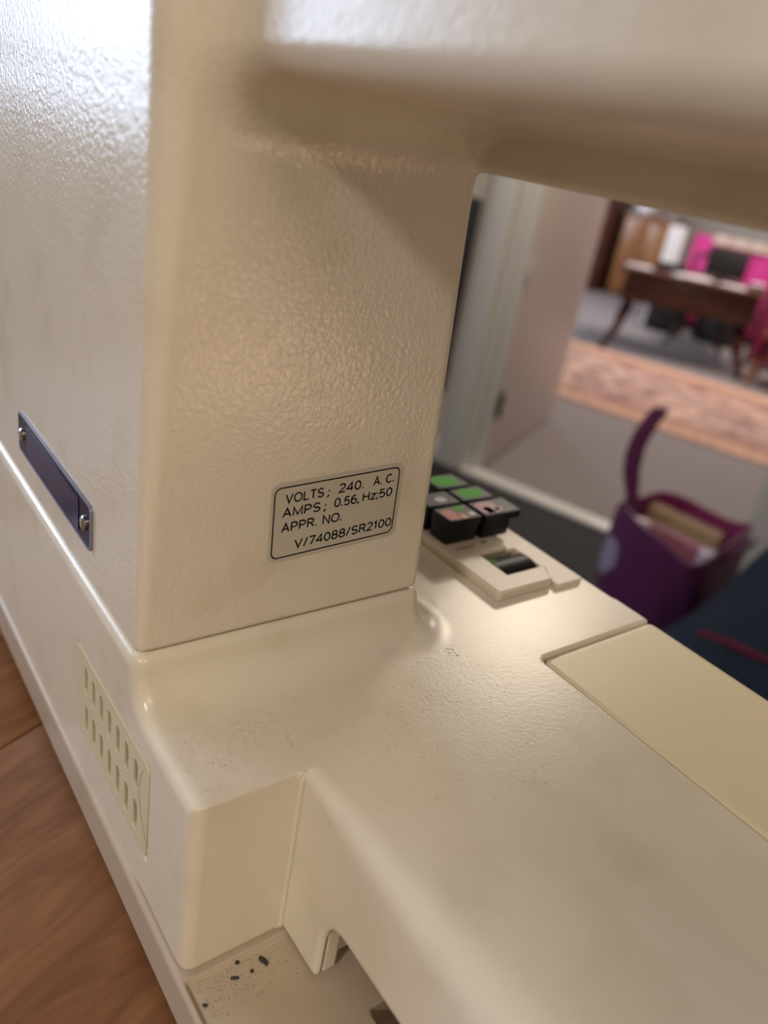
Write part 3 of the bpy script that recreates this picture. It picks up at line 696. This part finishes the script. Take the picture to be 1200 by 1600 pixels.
# cabinet
cb = empty('wooden_cabinet', room(-1.60, 6.15, 0), TH); props(cb, 'orange-brown wooden cabinet behind the table, with white dish on top', 'cabinet')
box('cabinet_body', (-.26, -.2, .03), (.29, .2, .80), M['orangewood'], cb, .006); box('cabinet_top', (-.27, -.23, .80), (.31, .21, .83), M['orangewood'], cb, .006)
for x in (-.25, .02):
    d_ = box('cabinet_door', (x, -.215, .07), (x+.26, -.2, .77), M['orangewood'], cb, .004)
    lathe('knob', [(.006, 0), (.006, .012), (.014, .018), (.012, .028)], M['screw'], d_, mtx=Matrix.Translation((x+(.235 if x < 0 else .025), -.215, .45)) @ Matrix.Rotation(math.pi/2, 4, 'X'))
box('plinth', (-.25, -.19, 0), (.28, .19, .03), M['darkwood'], cb)
ts = empty('dark_wardrobe', room(-2.14, 6.05, 0), TH); props(ts, 'dark wooden upright cupboard beside the door edge, left of the orange cabinet', 'cupboard')
box('cupboard_body', (-.25, -.25, .04), (.2, .22, 1.15), M['darkwood'], ts, .008); box('cupboard_door', (-.23, -.268, .08), (.18, -.25, 1.12), M['darkwood'], ts, .004); box('plinth', (-.24, -.24, 0), (.19, .21, .04), M['darkwood'], ts)
for nm, du, prof, m_, lab in (('white_dish', -.06, [(.05, 0), (.09, .015), (.12, .06), (.115, .10), (.06, .13), (.01, .14)], M['white'], 'round white lidded dish on the orange-brown cabinet'),
                              ('glass_jar', .20, [(.03, 0), (.045, .01), (.05, .07), (.03, .10), (.032, .13)], M['clear'], 'clear glass jar, left one beside the white dish'),
                              ('glass_jar', .33, [(.03, 0), (.04, .01), (.045, .05), (.03, .08), (.033, .10)], M['clear'], 'small clear glass jar at the right end of the cabinet top')):
    o = lathe(nm, prof, m_); o.location = room(-1.66+du*.8, 6.10, .831); props(o, lab, 'dish' if 'dish' in nm else 'jar', None if 'dish' in nm else 'glass jars on the cabinet')

# ------------------------------------------------------------------ purple tote bag
def bag_mat():
    m = mat('purple_tote_fabric', (0.115, 0.014, 0.085), 0.6, sheen=.15, bump=(30, .3, .01)); nt = m.node_tree; b = nt.nodes['Principled BSDF']
    tc = nt.nodes.new('ShaderNodeTexCoord'); sp = nt.nodes.new('ShaderNodeSeparateXYZ'); nt.links.new(tc.outputs['Object'], sp.inputs[0])
    def mth(op, a, b_=None):
        n = nt.nodes.new('ShaderNodeMath'); n.operation = op
        for i, x in enumerate((a, b_)):
            if x is None: continue
            if isinstance(x, (int, float)): n.inputs[i].default_value = x
            else: nt.links.new(x, n.inputs[i])
        return n.outputs[0]
    # pale blotchy flat print on the face towards the machine, near the left corner
    dx = mth('DIVIDE', mth('ADD', sp.outputs[0], .100), .030); dz = mth('DIVIDE', mth('SUBTRACT', sp.outputs[2], .335), .055)
    d = mth('ADD', mth('MULTIPLY', dx, dx), mth('MULTIPLY', dz, dz))
    v = nt.nodes.new('ShaderNodeTexNoise'); v.inputs['Scale'].default_value = 45; nt.links.new(tc.outputs['Object'], v.inputs['Vector'])
    ins = mth('MULTIPLY', mth('LESS_THAN', mth('ADD', d, mth('MULTIPLY', v.outputs['Fac'], 1.3)), 1.45), mth('LESS_THAN', sp.outputs[1], 0.0))
    mx = nt.nodes.new('ShaderNodeMix'); mx.data_type = 'RGBA'; nt.links.new(ins, mx.inputs[0])
    mx.inputs[6].default_value = (0.115, 0.014, 0.085, 1); mx.inputs[7].default_value = (0.36, 0.32, 0.46, 1)
    nt.links.new(mx.outputs[2], b.inputs['Base Color'])
    return m
M['bag'] = bag_mat(); M['bagin'] = mat('cerise_bag_lining', (0.22, 0.02, 0.10), 0.8)
bg = empty('tote_bag', room(0.985, -0.77, 0), TH-math.radians(10)); props(bg, 'purple tote bag with upright handle, standing open on the dark floor', 'bag')
def bag_ring(h, s=1.0, n=72):
    P = []
    for k in range(n):
        a = 2*math.pi*k/n; c, s_ = math.cos(a), math.sin(a); e = .62
        x = math.copysign(abs(c)**e, c)*.138*s; y = math.copysign(abs(s_)**e, s_)*.175*s
        wob = 1+.03*math.sin(3*a+h*9)+.022*math.sin(7*a+h*17)+.05*math.sin(math.pi*h/.5)*math.cos(2*a)
        z = h+(.018*math.sin(2*a+.6)+.015*math.sin(3*a+1)) * max(0, (h-.35)/.1)
        P.append((x*wob, y*wob, z))
    return P
def loft(name, rings, m, parent, cap0=True, cap1=False, thick=None):
    bm = bmesh.new(); R = [[bm.verts.new(p) for p in r] for r in rings]; n = len(rings[0])
    for i in range(len(R)-1):
        for k in range(n): bm.faces.new((R[i][k], R[i][(k+1) % n], R[i+1][(k+1) % n], R[i+1][k]))
    if cap0: bm.faces.new(R[0][::-1])
    if cap1: bm.faces.new(R[-1])
    return finish(bm, name, m, parent, angle=70)
hs = [0, .004, .02]+[.02+.043*k for k in range(1, 11)]
outer = [bag_ring(.002, .80), bag_ring(.006, .86)]+[bag_ring(h, .88+.12*min(1, h/.3)) for h in hs[2:]]
inner = [bag_ring(h, .97*(.88+.12*min(1, h/.3))) for h in hs[2:][::-1]]
loft('bag_body', outer+[inner[0]], M['bag'], bg)
loft('bag_lining', inner, M['bagin'], bg, cap0=False, cap1=True)['label'] = 'cerise lining'
def ribbon(name, pts, wdir, wd, th, m, parent):
    bm = bmesh.new(); wdir = Vector(wdir).normalized(); rows = []
    pts = [Vector(p) for p in pts]
    for i, p in enumerate(pts):
        d = (pts[min(i+1, len(pts)-1)]-pts[max(i-1, 0)]).normalized(); nr = d.cross(wdir).normalized()
        rows.append([bm.verts.new(p+wdir*a*wd/2+nr*b*th/2) for a, b in ((-1, -1), (1, -1), (1, 1), (-1, 1))])
    for i in range(len(rows)-1):
        for k in range(4): bm.faces.new((rows[i][k], rows[i][(k+1) % 4], rows[i+1][(k+1) % 4], rows[i+1][k]))
    bm.faces.new(rows[0][::-1]); bm.faces.new(rows[-1])
    return finish(bm, name, m, parent)
def arch(y0, y1, z0, z1, x0, lean, n=18):
    P = []
    for k in range(n+1):
        t_ = k/n; a = math.pi*t_
        P.append((x0+lean*math.sin(a)**2, (y0+y1)/2-(y1-y0)/2*math.cos(a), z0+(z1-z0)*math.sin(a)**.8))
    return P
hp = [(0, -.03, .41), (-.030, -.03, .47), (-.055, -.028, .53), (-.063, -.026, .58), (-.058, -.022, .63), (-.040, -.014, .675), (-.022, -.005, .70), (-.014, .006, .69), (-.026, .014, .65), (-.036, .02, .59), (-.030, .024, .53), (-.014, .028, .47), (.002, .03, .41)]
ribbon('handle', [(-.128+e*.69-d*.72, -.02+e*.72+d*.69, z) for e, d, z in hp], (.69, .72, 0), .034, .006, M['bag'], bg)
ribbon('handle', [(.138, -.07, .42), (.155, -.05, .45), (.165, 0, .462), (.158, .05, .45), (.14, .08, .42)], (0.3, 0, 1), .03, .006, M['bag'], bg)
M['tan'] = mat('tan_card', (0.36, 0.25, 0.13), 0.7); M['whitish'] = mat('white_wrapper', (0.60, 0.58, 0.66), 0.45); M['pinkcard'] = mat('pink_card', (0.42, 0.16, 0.22), 0.7)
def in_bag(name, x, y, h, rz, label, cat):
    c = math.cos(TH-math.radians(10)); s = math.sin(TH-math.radians(10)); p = room(.985, -.77, h)
    t = empty(name, (p.x+x*c-y*s, p.y+x*s+y*c, p.z), TH-math.radians(10)+rz); props(t, label, cat); return t
t = in_bag('card_folder', -.02, .05, .03, .0, 'tan card folder standing in the purple bag', 'folder')
box('folder_cover', (-.10, -.012, 0), (.10, -.008, .40), M['tan'], t, .001); box('folder_sheets', (-.095, -.008, .002), (.095, .006, .395), M['paper'], t); box('folder_cover', (-.10, .006, 0), (.10, .010, .405), M['tan'], t, .001)
t = in_bag('pink_notebook', -.02, -.03, .03, .0, 'pink notebook standing in the middle of the purple bag', 'notebook')
box('notebook_cover', (-.09, -.010, 0), (.09, -.007, .385), M['pinkcard'], t, .001); box('notebook_pages', (-.087, -.007, .002), (.087, .007, .38), M['paper'], t); box('notebook_cover', (-.09, .007, 0), (.09, .010, .385), M['pinkcard'], t, .001)
t = in_bag('paper_roll', .07, -.075, .03, 0, 'white paper roll standing at the right of the open purple bag', 'roll')
lathe('roll_paper', [(.018, 0), (.02, .002), (.02, .40), (.015, .402), (.013, .39)], M['whitish'], t, mtx=Matrix.Rotation(.09, 4, 'Y'))
t = in_bag('white_packet', -.075, -.10, .03, .3, 'small white packet at the left front corner of the purple bag', 'packet')
box('packet', (-.03, -.012, 0), (.03, .012, .41), M['whitish'], t, .008, 3)

# ------------------------------------------------------------------ navy padded coat heaped on a stool
M['navy'] = mat('navy_fabric', (0.008, 0.015, 0.030), 0.9, spec=.1, bump=(700, .4, .001)); M['stripe'] = mat('dark_red_piping', (0.085, 0.008, 0.025), 0.85, spec=.1)
nv = empty('upholstered_chair', room(1.53, -1.62, 0), TH-math.radians(6.5)); props(nv, 'navy fabric padded seat with a thin dark red stripe, in front of the purple bag', 'seat')
def navy_top(x, y):
    e = max(abs(x/.40), abs(y/.70))
    return .585+.016*math.sin(5*x+3*y)+.010*math.sin(11*y-4*x)-.05*max(0, (e-.75)/.25)**2
bm = bmesh.new(); NX, NY = 40, 60; top = []
for i in range(NX+1):
    row = []
    for j in range(NY+1):
        x = -.40+.8*i/NX; y = -.70+1.4*j/NY; row.append(bm.verts.new((x, y, navy_top(x, y))))
    top.append(row)
for i in range(NX):
    for j in range(NY): bm.faces.new((top[i][j], top[i+1][j], top[i+1][j+1], top[i][j+1]))
edge = [top[i][0] for i in range(NX)]+[top[NX][j] for j in range(NY)]+[top[NX-i][NY] for i in range(NX)]+[top[0][NY-j] for j in range(NY)]
low = [bm.verts.new((v.co.x*1.0, v.co.y*1.0, .30)) for v in edge]
for k in range(len(edge)): bm.faces.new((edge[k], edge[(k+1) % len(edge)], low[(k+1) % len(edge)], low[k]))
bm.faces.new(low)
finish(bm, 'padded_seat', M['navy'], nv, angle=60)
P_ = []
for k in range(17):
    x = -.335+.72*k/16; y = .06+.05*x; P_.append((x, y, navy_top(x, y)+.002))
ribbon('red_stripe', P_, (0, 1, 0), .016, .004, M['stripe'], nv)
for x in (-.34, .34):
    for y in (-.64, .64): tube('leg', [(x, y, 0), (x, y, .31)], [.018, .025], M['softblack'], nv)
